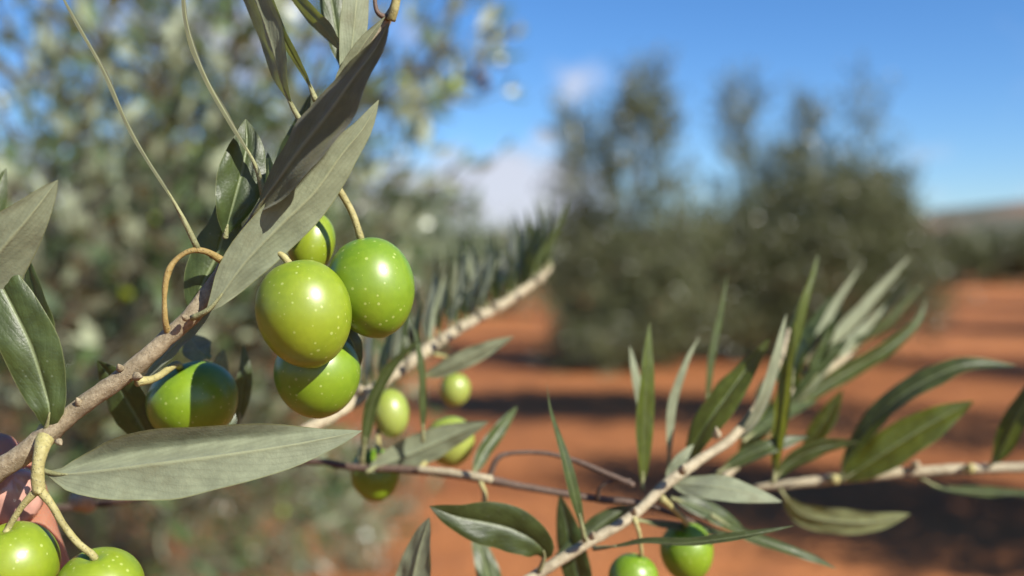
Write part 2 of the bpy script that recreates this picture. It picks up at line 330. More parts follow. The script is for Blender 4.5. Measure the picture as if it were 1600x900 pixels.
ACR = [-1, -.96, -.9, -.8, -.7, -.6, -.36, -.15, -.055, 0, .055, .15, .36, .6, .7, .8, .9, .96, 1]
def leaf(key, pts, wpx, face='under', roll=0, fold=0.18, twist=0, pet=0.07, mat='leaf', label=None, curl=0.0, n=26, prof=0.0, wave=0.05, droop=0.10, edge=0):
    """pts: (x, y, depth) from the stalk to the tip; wpx: full blade width in pixels at its depth"""
    r = ROOT[key]; pts = dp(key, pts)
    P = [W(*p) for p in pts]; sp = catmull(P, n); m = len(ACR)
    if key in 'DEF' and mat == 'leaf' and wpx < 50: wpx *= 0.86
    dm = sum(p[2] for p in pts)/len(pts); wid = wpx*dm/F
    Vv = (CP - sp[n//2]).normalized()
    V = []; uv = []; Fc = []
    ph = random.uniform(0, 6.28); ph2 = random.uniform(0, 6.28)
    for k in range(n+1):
        t = k/n
        T = (sp[min(k+1, n)]-sp[max(k-1, 0)]).normalized()
        v0 = (Vv - T*Vv.dot(T)).normalized(); pr = T.cross(v0)
        a = R(roll + twist*(t-0.5)); nrm = v0*math.cos(a) + pr*math.sin(a)
        if face == 'under': nrm = -nrm
        B = nrm.cross(T)                       # across
        if t < pet: wk = 0.0011*(0.9+0.2*t/pet)
        else:
            u = (t-pet)/(1-pet)
            wk = wid*max(0.0, math.sin(math.pi*min(1, u)**(0.86+prof)))**0.80*(1-0.10*u) + 0.0009*(1-u)
            wk *= 1 + 0.025*math.sin(9*u+ph) + 0.012*math.sin(23*u+ph2)
            if k == n: wk = 0.0001
        for s in ACR:
            h = fold*abs(s) - droop*(max(0, abs(s)-0.55)**2)*4 - 0.085*max(0, 1-abs(s)/0.10) 
            h += wave*math.sin(7*t*2+ph+(1.3 if s > 0 else 0))*abs(s) + curl*(s*s) + 0.13*noise.noise(Vector((s*1.6+ph, t*7+ph2, 0)))*min(1, abs(s)*2)
            h -= 0.05*math.sin(10*math.pi*(t-abs(s)*0.25)*1.3)**8*abs(s)*(1-abs(s))
            ex_ = max(0, s*(1 if edge > 0 else -1)-0.66) if edge else 0
            if edge: h -= abs(edge)*max(0, s*(1 if edge > 0 else -1)-0.66)*math.sin(math.pi*min(1, t*1.12))**0.7
            cf = math.cos(fold*0.9)
            V.append(sp[k] + B*((s-math.copysign(min(.20, ex_*0.62)*math.sin(math.pi*min(1, t*1.12)) if t < .9 else 0, s))*wk/2*cf) + nrm*(h*wk/2)); uv.append(((s+1)/2, t))
    for k in range(n):
        for j in range(m-1):
            a = k*m+j
            Fc.append((a, a+m, a+m+1, a+1))
    nf = len(Fc)
    # stalk and raised rib on the underside as a fine tapering tube
    st = [sp[i] for i in range(0, max(3, int(n*(pet+0.05))+2))]
    tube(st, [0.0007, 0.00055, 0.0002], 8, 7, 0, V, Fc)
    uv += [(0.5, 0.05)]*(len(V)-len(uv))
    # face orientation: the top side must look along nrm
    fm = [0]*nf + [1]*(len(Fc)-nf)
    me = mesh_from('leaf', rel(V, r), Fc, [M[mat], M['petiole']], fm, True, uv)
    # check the winding
    T = (sp[n//2+1]-sp[n//2-1]).normalized(); v0 = (Vv - T*Vv.dot(T)).normalized(); pr = T.cross(v0); a = R(roll); nr = v0*math.cos(a)+pr*math.sin(a)
    if face == 'under': nr = -nr
    f = me.polygons[(n//2)*(m-1)+6]
    if f.normal.dot(nr) < 0:
        me.flip_normals()
    o = link('leaf', me, r)
    if label: o['label'] = label
    return o
def stem(key, pts, rpx, name='stem', mat='bark', n=40, bump=0.12, sides=14, parent=None):
    r = ROOT[key]; pts = dp(key, pts); P = [W(*p) for p in pts]; rad = [q*p[2]/F for q, p in zip(rpx, pts)]
    V, Fc = tube(P, rad, n, sides, bump)
    return link(name, mesh_from(name, rel(V, r), Fc, [M[mat]]), parent or r)
def olive(key, x, y, d, rx, ry, top=(0, -1, 0.2), mat='olive', stalk=None, smat='stalk', spx=5, label=None):
    """centre in pixels and depth, rx = radius across, ry = half length; top = direction towards the stalk (right, down, away)"""
    r = ROOT[key]
    if key in DS: d = DS[key](d); stalk = dp(key, stalk)
    c = W(x, y, d); a = rx*d/F; b = ry*d/F
    ax = (RT*top[0] - UP*top[1] + FW*top[2]).normalized()
    u = (CP-c).normalized(); u = (u-ax*u.dot(ax)).normalized(); v = ax.cross(u)
    V = []; Fc = []; NL, NS = 36, 48; sd = random.uniform(0, 50)
    for i in range(NL+1):
        th = math.pi*i/NL; cz, sn = math.cos(th), math.sin(th)
        pr = a*sn*(1 + 0.06*cz) ; z = b*cz
        z -= b*0.13*math.exp(-(th/0.22)**2) 
        z += -b*0.015*math.exp(-((math.pi-th)/0.12)**2)
        for j in range(NS):
            ph = 2*math.pi*j/NS
            q = u*math.cos(ph)*pr + v*math.sin(ph)*pr + ax*z
            q *= 1 + 0.010*noise.noise(q*45 + Vector((sd, 0, 0)))
            V.append(q)
    for i in range(NL):
        for j in range(NS):
            j2 = (j+1) % NS
            Fc.append((i*NS+j, (i+1)*NS+j, (i+1)*NS+j2, i*NS+j2))
    o = link('olive', mesh_from('olive', V, Fc, [M[mat]]), r, c-r.location)
    if label: o['label'] = label
    if stalk:
        P = [W(*p) for p in stalk] + [c + ax*b*0.84]
        n = len(P); rad = [spx*d/F*(1.25 if i == 0 else 0.9 if i < n-1 else 1.15) for i in range(n)]
        V, Fc = tube(P, rad, 16, 10, 0.10)
        s = link('fruit_stalk', mesh_from('fruit_stalk', [q-c for q in V], Fc, [M[smat]]), o)
    return o

# ------------------------------------------------------------------ ground and hills
def terrain():
    V = []; Fc = []
    xs = np.concatenate([-np.geomspace(3000, 16, 14), np.arange(-15.0, 15.01, 0.25), np.geomspace(16, 3000, 14)])
    ys = np.concatenate([[-3000, -600, -120, -30], np.arange(-8, 30.01, 0.25), np.geomspace(31, 4200, 22)])
    for y in ys:
        for x in xs:
            near = max(0, 1-abs(x)/15)*max(0, 1-abs(y-11)/19)
            z = near**0.3*(0.03*noise.noise(Vector((x*0.8, y*1.6, 0))) + 0.018*noise.noise(Vector((x*3, y*3, 5)))) if near > 0 else 0
            V.append((x, y, z))
    nx = len(xs)
    for j in range(len(ys)-1):
        for i in range(nx-1):
            a = j*nx+i; Fc.append((a, a+1, a+nx+1, a+nx))
    o = link('ground', mesh_from('ground', V, Fc, [M['soil']])); o['kind'] = 'structure'
terrain()
def hills():
    V = []; Fc = []; nx, ny = 120, 26
    for j in range(ny):
        v = j/(ny-1)
        for i in range(nx):
            u = i/(nx-1); x = -700 + 1500*u; y = 190 + 260*v
            px = 800 + F*x/ max(y, 1)
            rise = 16 + 9*max(0, min(1, (px-1300)/360))**1.2 + 3*noise.noise(Vector((x*0.012, 3, 0)))
            if px < 1250: rise = 12 + 3*noise.noise(Vector((x*0.012, 3, 0)))
            z = -1 + rise*math.sin(math.pi*min(1, v*1.0)*0.5)*1.1 + 1.2*noise.noise(Vector((x*0.03, y*0.03, 0)))*v
            V.append((x, y, z))
    for j in range(ny-1):
        for i in range(nx-1):
            a = j*nx+i; Fc.append((a, a+1, a+nx+1, a+nx))
    o = link('hills', mesh_from('hills', V, Fc, [M['hill']])); o['kind'] = 'structure'
hills()

# ------------------------------------------------------------------ trees
def leaf_cloud(base, dirs, ln, wd, tint, rng, droop=0.15):
    """vectorised leaves: base (n,3), dirs (n,3); each leaf six points folded along the rib"""
    n = len(base)
    rnd = rng.normal(size=(n, 3)); b = np.cross(dirs, rnd); b /= np.linalg.norm(b, axis=1, keepdims=True)
    up = np.cross(b, dirs); flip = np.where(up[:, 2:3] < 0, -1, 1); up = up*flip; b = b*flip
    L = ln[:, None]; Wd = wd[:, None]
    bend = up*L*rng.uniform(-0.12, 0.12, (n, 1))
    p0 = base; p1 = base+dirs*L*0.38+b*Wd*0.5+bend*0.8; p2 = base+dirs*L*0.38-b*Wd*0.5+bend*0.8
    p3 = base+dirs*L*0.72+b*Wd*0.36+bend*0.5; p4 = base+dirs*L*0.72-b*Wd*0.36+bend*0.5; p5 = base+dirs*L-bend
    V = np.stack([p0, p1, p2, p3, p4, p5], 1).reshape(-1, 3)
    i = (np.arange(n)*6)[:, None]
    # winding so that the normal follows 'up' (b x dirs = up)
    T = np.concatenate([i+[0, 1, 2], i+[1, 3, 4], i+[1, 4, 2], i+[3, 5, 4]], 0)
    return V, T, np.repeat(tint, 6)
def build_crown(r, V, T, tint, mat, stems=None, name='crown'):
    V = V - np.array(r.location)
    nl = len(T)
    if stems:
        sv, sf = stems
        off = len(V); sv = np.array([tuple(q) for q in sv])-np.array(r.location); V = np.concatenate([V, sv])
        tri = []
        for f in sf:
            for k in range(1, len(f)-1): tri.append((f[0]+off, f[k]+off, f[k+1]+off))
        T = np.concatenate([T, np.array(tri)]); tint = np.concatenate([tint, np.full(len(sv), 0.5)])
    me = bpy.data.meshes.new(name)
    me.vertices.add(len(V)); me.vertices.foreach_set('co', V.astype(np.float32).ravel())
    me.loops.add(len(T)*3); me.loops.foreach_set('vertex_index', T.astype(np.int32).ravel())
    me.polygons.add(len(T)); me.polygons.foreach_set('loop_start', np.arange(0, len(T)*3, 3, dtype=np.int32))
    me.materials.append(M[mat]); me.materials.append(M['twig'])
    mi = np.zeros(len(T), dtype=np.int32); mi[nl:] = 1; me.polygons.foreach_set('material_index', mi)
    ca = me.color_attributes.new('tint', 'FLOAT_COLOR', 'POINT')
    ca.data.foreach_set('color', np.stack([tint, tint, tint, np.ones(len(tint))], 1).astype(np.float32).ravel())
    me.update(calc_edges=True); me.validate()
    return link(name, me, r)
def shoots_to_leaves(S0, D0, LN, per, ln, wd, rng, up=0.25, wob=0.25):
    """shoot starts, directions and lengths -> leaf bases/directions (opposite pairs) and stem polylines"""
    bases = []; dirs = []; lens = []; wds = []; tint = []; stems = []
    for s, d, L in zip(S0, D0, LN):
        npair = max(2, int(L*per)); p = np.array(s, float); d = np.array(d, float); st = L/npair
        side = np.cross(d, rng.normal(size=3)); side /= np.linalg.norm(side)
        poly = [p.copy()]; tn = np.clip(rng.normal(0.5, 0.3), 0, 1)
        for k in range(npair):
            d = d + np.array([0, 0, up])*st*3 + rng.normal(size=3)*wob*0.25; d /= np.linalg.norm(d)
            p = p + d*st; poly.append(p.copy())
            side = np.cross(d, side); side /= np.linalg.norm(side)+1e-9
            for sg in (-1, 1):
                q = d*rng.uniform(0.6, 1.1) + side*sg*rng.uniform(0.5, 1.0) + rng.normal(size=3)*0.18; q /= np.linalg.norm(q)
                bases.append(p); dirs.append(q); f = 1-0.45*(k/npair)**2
                lens.append(ln*rng.uniform(0.75, 1.15)*f); wds.append(wd*rng.uniform(0.8, 1.15)*f); tint.append(np.clip(tn+rng.normal()*0.15, 0, 1))
        bases.append(p); dirs.append(d); lens.append(ln*0.6); wds.append(wd*0.6); tint.append(tn)
        stems.append(poly)
    return np.array(bases), np.array(dirs), np.array(lens), np.array(wds), np.array(tint), stems
def tree(name, label, basepos, blobs, seed, per=22, ln=0.06, wd=0.012, mat='crown', shoot=(0.25, 0.55), trunk_r=0.12, group=None, up=0.25, stems=True, extra=None, sides=4, fork=0.55, cat='tree', nlimb=5, dens=1.0):
    """blobs: (centre Vector, (rx, ry, rz), number of shoots, outward)"""
    rng = np.random.default_rng(seed); rnd = random.Random(seed)
    r = root(name, Vector(basepos), label, cat, group)
    S0 = []; D0 = []; LN = []
    cen = sum((Vector(b[0])*b[2] for b in blobs), Vector())/sum(b[2] for b in blobs)
    for (c, rad, n, outw) in blobs:
        c = np.array(c); rad = np.array(rad)
        for _ in range(int(n*dens)):
            v = rng.normal(size=3); v /= np.linalg.norm(v); q = rng.uniform(0.25, 1.0)**0.55
            p = c + v*rad*q*0.86
            if p[2] < 0.12: p[2] = 0.12 + rng.uniform(0, .3)
            d = v*outw + np.array([0, 0, 0.55]) + rng.normal(size=3)*0.45; d /= np.linalg.norm(d)
            S0.append(p); D0.append(d); LN.append(rng.uniform(*shoot))
    if extra:
        for s, d, L in extra: S0.append(np.array(s)); D0.append(np.array(Vector(d).normalized())); LN.append(L)
    b, d, l, w_, t, st = shoots_to_leaves(S0, D0, LN, per, ln, wd, rng, up)
    V, T, tint = leaf_cloud(b, d, l, w_, t, rng)
    sv, sf = [], []
    if stems:
        for poly in st[::1 if stems is True else stems]:
            tube([Vector(q) for q in poly[::2]] if len(poly) > 4 else [Vector(q) for q in poly], [0.0035, 0.0015] if ln < 0.08 else [0.008, 0.003], 4, 3, 0, sv, sf, cap=False)
    build_crown(r, V, T, tint, mat, (sv, sf) if sv else None)
    # trunk with limbs reaching into every blob
    sv, sf = [], []
    bp = Vector(basepos); fk = bp.lerp(Vector((cen.x, cen.y, bp.z)), 0.35) + Vector((0, 0, fork))
    tube([bp-Vector((0, 0, .08)), bp.lerp(fk, 0.5)+Vector((rnd.uniform(-.06, .06), .03, 0)), fk], [trunk_r*1.5, trunk_r, trunk_r*0.9], 14, 12, 0.35, sv, sf, nscale=6)
    for (c, rad, n, outw) in sorted(blobs, key=lambda q: -q[2])[:nlimb]:
        c = Vector(c); mid = fk.lerp(c, 0.5)+Vector((rnd.uniform(-.15, .15), rnd.uniform(-.15, .15), rnd.uniform(0, .15)))
        tube([fk-Vector((0, 0, .05)), mid, c, c+Vector((0, 0, rad[2]*0.5))], [trunk_r*0.6, trunk_r*0.4, trunk_r*0.22, trunk_r*0.08], 16, 7, 0.2, sv, sf, nscale=8)
        for _ in range(4):
            e = c + Vector((rnd.uniform(-1, 1)*rad[0], rnd.uniform(-1, 1)*rad[1], rnd.uniform(-.6, 1)*rad[2]))*0.7
            s0 = fk.lerp(c, rnd.uniform(0.55, 0.95))
            tube([s0, s0.lerp(e, .5)+Vector((0, 0, .06)), e], [trunk_r*0.2, trunk_r*0.13, trunk_r*0.05], 8, 5, 0, sv, sf)
    link('trunk', mesh_from('trunk', [q-bp for q in sv], sf, [M['trunk']]), r)
    return r
def blob(x, y, d, rx, ry, n, outw=0.6, dy=None):
    k = d/F
    return (W(x, y, d), (rx*k, (dy if dy else (rx+ry)*0.5*k), ry*k), n, outw)
def gpos(x, d): 
    p = W(x, 450, d); return (p.x, p.y, 0)

# near tree filling the left of the view
ex = []
def spray(x0, y0, d0, x1, y1, d1, k, spread=35, L=(0.18, 0.4)):
    """a side branch with its shoots, from one point to another"""
    for i in range(k):
        t = i/max(1, k-1); p = W(x0+(x1-x0)*t + random.gauss(0, spread*0.4), y0+(y1-y0)*t + random.gauss(0, spread*0.4), d0+(d1-d0)*t + random.gauss(0, .05))
        dv = (W(x1, y1, d1)-W(x0, y0, d0)).normalized()*0.8 + Vector((random.gauss(0, .4), random.gauss(0, .4), random.gauss(0.25, .4)))
        ex.append((p, dv, random.uniform(*L)))
spray(560, 330, 2.4, 700, 60, 2.2, 12, 45, (0.12, 0.22))
spray(600, 230, 2.3, 790, 60, 2.2, 9, 30, (0.10, 0.2))
spray(540, 340, 2.4, 720, 300, 2.4, 7, 25, (0.10, 0.16))
spray(430, 500, 2.1, 560, 420, 2.0, 10, 50)
spray(300, 760, 2.6, 560, 840, 2.6, 14, 60, (0.12, 0.3))
spray(120, 760, 2.4, 380, 860, 2.4, 12, 60, (0.12, 0.3))
nb = [blob(60, 400, 2.9, 330, 170, 75), blob(330, 390, 3.0, 270, 150, 75), blob(90, 180, 2.8, 150, 80, 10), blob(330, 170, 2.8, 130, 90, 10), blob(180, 60, 2.9, 330, 190, 14), blob(480, 130, 3.0, 170, 190, 15),
      blob(80, 600, 3.0, 300, 200, 150), blob(360, 540, 3.1, 250, 170, 150), blob(500, 420, 3.3, 120, 130, 50), blob(-220, 450, 3.0, 260, 450, 70), blob(250, -200, 3.2, 250, 200, 14),
      blob(250, 780, 3.0, 300, 110, 45), blob(100, 560, 4.0, 400, 220, 90),
      blob(120, 260, 1.6, 300, 210, 25, .5, .4), blob(420, 190, 1.7, 180, 190, 16, .5, .4), blob(140, 560, 1.6, 280, 190, 52, .5, .4), blob(400, 480, 1.7, 170, 150, 34, .5, .4), blob(330, 800, 2.1, 200, 90, 22, .5, .4)]
near_tree = tree('olive_tree', 'large silvery olive tree filling the left half behind the green olives', gpos(60, 3.4), nb, 11, per=16, ln=0.072, wd=0.021, shoot=(0.14, 0.38), trunk_r=0.07, dens=2.3, extra=ex, stems=True, group=None)
def tree_olive(r, x, y, d, col):
    c = W(x, y, d); V = []; Fc = []
    for i in range(11):
        th = math.pi*i/10
        for j in range(14):
            ph = 2*math.pi*j/14; V.append((0.010*math.sin(th)*math.cos(ph), 0.010*math.sin(th)*math.sin(ph), 0.0125*math.cos(th)*(1+0.06*math.sin(th))))
    for i in range(10):
        for j in range(14): Fc.append((i*14+j, (i+1)*14+j, (i+1)*14+(j+1) % 14, i*14+(j+1) % 14))
    o = link('olive', mesh_from('olive', V, Fc, [M[col]]), r, c-r.location)
    sv, sf = tube([Vector((0, 0, .011)), Vector((.003, .002, .03)), Vector((-.004, 0, .06))], [.0012, .001, .001], 6, 5)
    link('fruit_stalk', mesh_from('fruit_stalk', sv, sf, [M['stalk']]), o)
M['olive_black'] = plain('ripe_olive_skin', (0.03, 0.015, 0.03), 0.3, scale=100.0)
for (x, y, d, c) in ((709, 135, 1.5, 'olive'), (756, 132, 1.5, 'olive_black'), (746, 118, 1.6, 'olive_black'), (641, 140, 1.7, 'olive'), (628, 128, 1.7, 'olive'), (300, 235, 1.5, 'olive'), (175, 425, 1.6, 'olive'), (198, 455, 1.5, 'olive'), (190, 462, 1.55, 'olive'), (238, 345, 1.8, 'olive'),
                     (12, 540, 1.4, 'olive'), (150, 140, 1.8, 'olive'), (425, 20, 1.7, 'olive'), (440, 800, 2.0, 'olive')):
    tree_olive(near_tree, x, y, d, c)

# middle-distance trees
tree('olive_tree', 'dark bushy olive tree with one tall spire, left of the pair on red soil', gpos(985, 12.6),
     [blob(960, 450, 12.6, 105, 100, 120), blob(1030, 490, 12.4, 90, 85, 90), blob(950, 540, 12.5, 80, 40, 50), blob(965, 560, 12.1, 95, 32, 60), blob(905, 420, 12.8, 55, 90, 50), blob(1075, 380, 12.9, 40, 70, 22, .4), blob(1000, 270, 12.6, 62, 130, 62), blob(1005, 165, 12.6, 30, 60, 17, 0.3),
      blob(915, 290, 12.6, 42, 90, 32), blob(895, 215, 12.7, 22, 40, 7, .3)], 21, per=14, ln=0.105, wd=0.034, mat='crown_dark', shoot=(0.22, 0.55), trunk_r=0.10, stems=6, dens=5.0)
tree('olive_tree', 'wide rounded olive tree with several thin upright spires, right of the pair', gpos(1260, 13.6),
     [blob(1280, 450, 13.6, 150, 110, 200), blob(1180, 440, 13.8, 110, 110, 110), blob(1290, 340, 13.8, 110, 75, 100), blob(1160, 310, 14, 32, 90, 18), blob(1150, 210, 14, 24, 80, 15, .3), blob(1160, 165, 14, 14, 40, 5, .2),
      blob(1265, 225, 14, 32, 65, 18, .3), blob(1345, 240, 13.8, 36, 85, 13, .3), blob(1355, 160, 13.8, 20, 35, 3, .2), blob(1385, 400, 13.6, 55, 80, 70), blob(1330, 330, 13.7, 70, 50, 45), blob(1440, 450, 13.6, 35, 60, 20), blob(1225, 290, 13.9, 40, 60, 22, .4), blob(1220, 360, 13.7, 80, 55, 45), blob(1340, 370, 13.4, 80, 70, 60), blob(1400, 480, 13.3, 60, 60, 35), blob(1150, 420, 13.6, 70, 60, 35), blob(1400, 320, 13.8, 40, 50, 12, .4), blob(1100, 420, 14, 60, 90, 50), blob(1190, 535, 13.4, 130, 45, 90)],
     22, per=14, ln=0.105, wd=0.034, mat='crown_dark', shoot=(0.22, 0.55), trunk_r=0.11, stems=6, dens=5.0)
tree('olive_tree', 'hazy grey green olive tree farther off, seen above the pale blurred branch', gpos(700, 23.5),
     [blob(660, 430, 23.5, 90, 55, 110), blob(760, 440, 23.5, 75, 50, 90), blob(640, 370, 23.5, 50, 50, 45), blob(700, 360, 24, 40, 50, 30), blob(590, 410, 23.5, 60, 70, 70), blob(830, 440, 23.5, 55, 45, 70), blob(700, 470, 23.5, 130, 25, 70), blob(840, 385, 24, 25, 30, 12)],
     23, per=8, ln=0.20, wd=0.06, mat='crown', shoot=(0.5, 1.1), trunk_r=0.12, stems=False, dens=2.2)
far = [(1490, 50, 'first tree of the far row, next to the right edge of the twin tree crowns'), (1550, 52, 'dark rounded olive tree in the middle of the far row under the hill'), (1612, 47, 'dark olive tree of the far row cut by the right edge of the view'),
       (880, 46, 'far olive tree glimpsed low behind the left flank of the spired tree')]
for i, (x, d, lab) in enumerate(far):
    tree('olive_tree', lab, gpos(x, d), [blob(x, 425, d, 40, 20, 60), blob(x, 406, d, 36, 28, 80), blob(x-20, 412, d, 26, 26, 40), blob(x+22, 408, d, 28, 28, 40), blob(x, 384, d, 20, 16, 16)], 40+i, per=6, ln=0.32, wd=0.11, mat='crown_dark', shoot=(0.5, 1.0), trunk_r=0.14, stems=False, dens=2.0, group='olive trees of the far row')
# trees of the next row, right of the view, whose shade falls across the soil
def side_tree(x, y, h, rr, seed, lab):
    tree('olive_tree', lab, (x, y, 0), [(Vector((x, y, h*0.58)), (rr, rr, h*0.33), 150, .6), (Vector((x-.4*rr, y+.2, h*0.75)), (rr*.6, rr*.6, h*.22), 60, .5), (Vector((x+.4*rr, y-.2, h*0.7)), (rr*.6, rr*.6, h*.25), 60, .5)],
         seed, per=14, ln=0.105, wd=0.034, mat='crown_dark', shoot=(0.35, 0.7), trunk_r=0.17, stems=False, dens=4.0)
side_tree(4.2, 3.55, 3.2, 1.15, 31, 'low olive tree right of the view whose shade darkens the near soil')
tree('olive_tree', 'tall spreading olive tree right of the view whose shade crosses the soil in a band', (6.3, 5.6, 0), [(Vector((4.9, 5.5, 4.2)), (1.9, .8, .6), 420, .6), (Vector((6.3, 5.6, 3.0)), (1.2, 1.2, 1.2), 160, .6)],
     36, per=14, ln=0.11, wd=0.04, mat='crown_dark', shoot=(0.35, 0.7), trunk_r=0.2, stems=False, dens=2.4, fork=1.2)
side_tree(8.8, 9.9, 3.6, 1.35, 32, 'second olive tree of the row right of the view')
side_tree(12.4, 16.2, 3.9, 1.5, 33, 'third olive tree of the row right of the view')
side_tree(17.0, 24.0, 4.0, 1.6, 34, 'fourth olive tree of the row right of the view')

# dry grass and low weeds under the near tree
def grass():
    rng = np.random.default_rng(5); B = []; D = []; L = []; Wd = []; T = []
    for _ in range(420):
        px = rng.uniform(-50, 640); d = rng.uniform(4.2, 7.5)
        c = np.array(gpos(px, d)); 
        for _ in range(int(rng.uniform(8, 22))):
            B.append(c + np.array([rng.normal()*.05, rng.normal()*.05, 0])); q = np.array([rng.normal()*.5, rng.normal()*.5, 1.0]); D.append(q/np.linalg.norm(q)); L.append(rng.uniform(.06, .2)); Wd.append(rng.uniform(.006, .012)); T.append(rng.uniform(0, 1))
    V, Tr, tint = leaf_cloud(np.array(B), np.array(D), np.array(L), np.array(Wd), np.array(T), rng)
    class Z: location = (0, 0, 0)
    me_o = build_crown(root_dummy, V, Tr, tint, 'grass', None, 'grass')
    me_o.parent = None; me_o['kind'] = 'stuff'; me_o['label'] = 'pale dry grass tufts on the soil beneath the left tree'; me_o['category'] = 'grass'
    bpy.data.objects.remove(root_dummy)
root_dummy = bpy.data.objects.new('tmp', None)
def _g():
    global root_dummy
    grass()
_g()

# ------------------------------------------------------------------ A: the branch in focus
D0 = 0.21
branch_root('A', W(-60, 775, .212), 'sharp grey brown twig with the cluster of glossy green olives, held at lower left')
stem('A', [(-420, 960, .235), (-200, 850, .222), (-60, 775, .213), (10, 727, .211), (62, 690, .211), (120, 640, .211), (200, 583, .211), (262, 528, .212), (305, 487, .212), (338, 440, .214), (372, 385, .216), (410, 325, .217), (455, 250, .219), (510, 165, .22), (560, 95, .22), (606, 30, .221), (624, -20, .222), (640, -140, .225), (645, -300, .228)],
     [20, 19, 18, 17, 17.5, 14, 14.5, 13, 14.5, 13, 11, 10, 9, 8, 7, 7, 6, 5, 3], n=150, bump=0.16, sides=18)
def node(x, y, d, r, key='A', mat='bark', ln=1.2, vec=(0, -1)):
    stem(key, [(x, y, d), (x+vec[0]*r*0.5*ln, y+vec[1]*r*.5*ln, d-.0008), (x+vec[0]*r*ln, y+vec[1]*r*ln, d-.0012)], [r*.95, r*.6, r*.2], 'bud', mat, 6, .2, 8)
node(124, 629, .2095, 7, vec=(-.5, -.9)); node(188, 576, .2092, 6.5, vec=(-.4, -.9)); node(214, 588, .2085, 8, vec=(.9, .1)); node(434, 312, .2115, 6, vec=(-.2, -1), mat='bark_pale'); node(92, 690, .2075, 6, vec=(.6, .7)); node(290, 497, .208, 6, vec=(-.7,-.5))
# leaves
leaf('A', [(62, 734, .209), (92, 741, .207), (140, 738, .206), (225, 728, .205), (320, 716, .205), (430, 700, .206), (505, 686, .207), (566, 673, .208)], 116, 'under', -30, 0.36, pet=.06, prof=-.03, droop=.15, edge=-2.4, label='large pale leaf lying across the lower left, underside to the view')
leaf('A', [(300, 497, .209), (326, 484, .2075), (345, 462, .2075), (383, 410, .2075), (440, 350, .208), (490, 302, .2085), (535, 240, .209), (568, 200, .2095), (592, 156, .21)], 80, 'under', 14, 0.16, pet=.09, prof=.0)
leaf('A', [(398, 338, .209), (413, 312, .2065), (433, 285, .2045), (467, 238, .2015), (513, 180, .1985), (553, 123, .196), (587, 77, .1945), (608, 34, .1935)], 118, 'under', -58, 0.10, pet=.04, prof=.06, label='brown green shaded leaf with dark midrib', mat='shade_dark')
def shift(pts, m):
    out = []
    for p in pts:
        q = W(*p) + SUN*m - CP; d = q.dot(FW); out.append((800+F*q.dot(RT)/d, 450-F*q.dot(UP)/d, d))
    return out
SUN_BLOCK = shift([(425, 300, .205), (440, 280, .204), (467, 238, .2015), (513, 180, .2015), (553, 123, .1985), (587, 77, .1965), (612, 28, .1955)], .08)  # added unseen leaf along the sun line, shaped to shade the brown leaf
stem('A', [(640, -140, .2255), (660, -330, .21), (700, -420, .185), (SUN_BLOCK[0][0], SUN_BLOCK[0][1], SUN_BLOCK[0][2])], [4, 4, 4, 3], n=20)  # added unseen twig that carries the shading leaf
leaf('A', SUN_BLOCK, 84, 'top', 10, .1, pet=.02, prof=-.05)
leaf('A', [(665, -330, .209), (720, -480, .205), (780, -640, .2)], 80, 'top', 10, .1)
leaf('A', [(650, -280, .212), (600, -420, .205), (560, -560, .2)], 80, 'top', 10, .1)
leaf('A', [(536, 175, .216), (545, 110, .215), (552, 50, .215), (560, -30, .216), (572, -140, .218)], 42, 'under', 18, .12, pet=.08)
leaf('A', [(520, 150, .214), (545, 105, .213), (575, 60, .212), (602, 26, .212)], 26, 'under', 40, .2, pet=.05)
leaf('A', [(309, 388, .209), (288, 345, .208), (262, 298, .207), (233, 253, .207), (200, 195, .207), (167, 120, .208), (133, 57, .209), (98, -5, .21), (70, -60, .211)], 34, 'under', 79, .05, pet=.14, droop=0, wave=0, mat='shade_dark')
leaf('A', [(411, 305, .214), (405, 275, .213), (390, 240, .212), (355, 182, .211), (322, 122, .211), (298, 60, .212), (288, 0, .213), (290, -80, .214)], 40, 'under', 78, .05, pet=.12, droop=0, wave=0, mat='shade_dark')
leaf('A', [(474, 196, .217), (456, 165, .216), (440, 128, .215), (428, 80, .215), (408, 20, .216), (375, -60, .217), (350, -110, .218)], 66, 'under', -52, .15, pet=.13, twist=30)
leaf('A', [(494, 158, .219), (480, 125, .219), (455, 80, .219), (432, 30, .22), (400, -60, .222)], 40, 'under', -70, .1, pet=.10)
leaf('A', [(540, 85, .221), (520, 60, .221), (500, 36, .222), (472, 8, .223), (430, -40, .225)], 34, 'under', -48, .1, pet=.06)
leaf('A', [(535, 110, .228), (528, 60, .229), (520, 10, .23), (505, -70, .232)], 38, 'top', 10, .1, pet=.06)
leaf('A', [(424, 320, .222), (440, 270, .223), (462, 215, .224), (486, 146, .226)], 44, 'top', -45, .1, pet=.05)
leaf('A', [(352, 372, .2135), (355, 355, .213), (366, 315, .213), (378, 270, .214), (386, 225, .216), (384, 186, .218)], 74, 'top', 12, .22, pet=.05, prof=.08)
leaf('A', [(296, 492, .216), (318, 440, .216), (340, 395, .217), (352, 345, .218), (346, 296, .22)], 78, 'top', -22, .12, pet=.04)
leaf('A', [(412, 330, .219), (416, 300, .22), (420, 270, .222), (418, 238, .224)], 26, 'top', -40, .1)
leaf('A', [(240, 700, .234), (218, 660, .233), (190, 612, .232), (152, 563, .232)], 78, 'top', -40, .12, pet=.03)
leaf('A', [(338, 470, .217), (300, 512, .217), (262, 552, .218), (218, 600, .219)], 34, 'under', 55, .1, pet=.03)
leaf('A', [(66, 690, .2115), (76, 655, .2085), (77, 636, .208), (70, 608, .208), (50, 545, .207), (22, 485, .207), (-12, 420, .208), (-50, 350, .21)], 84, 'top', -14, .16, pet=.08, prof=-.02)
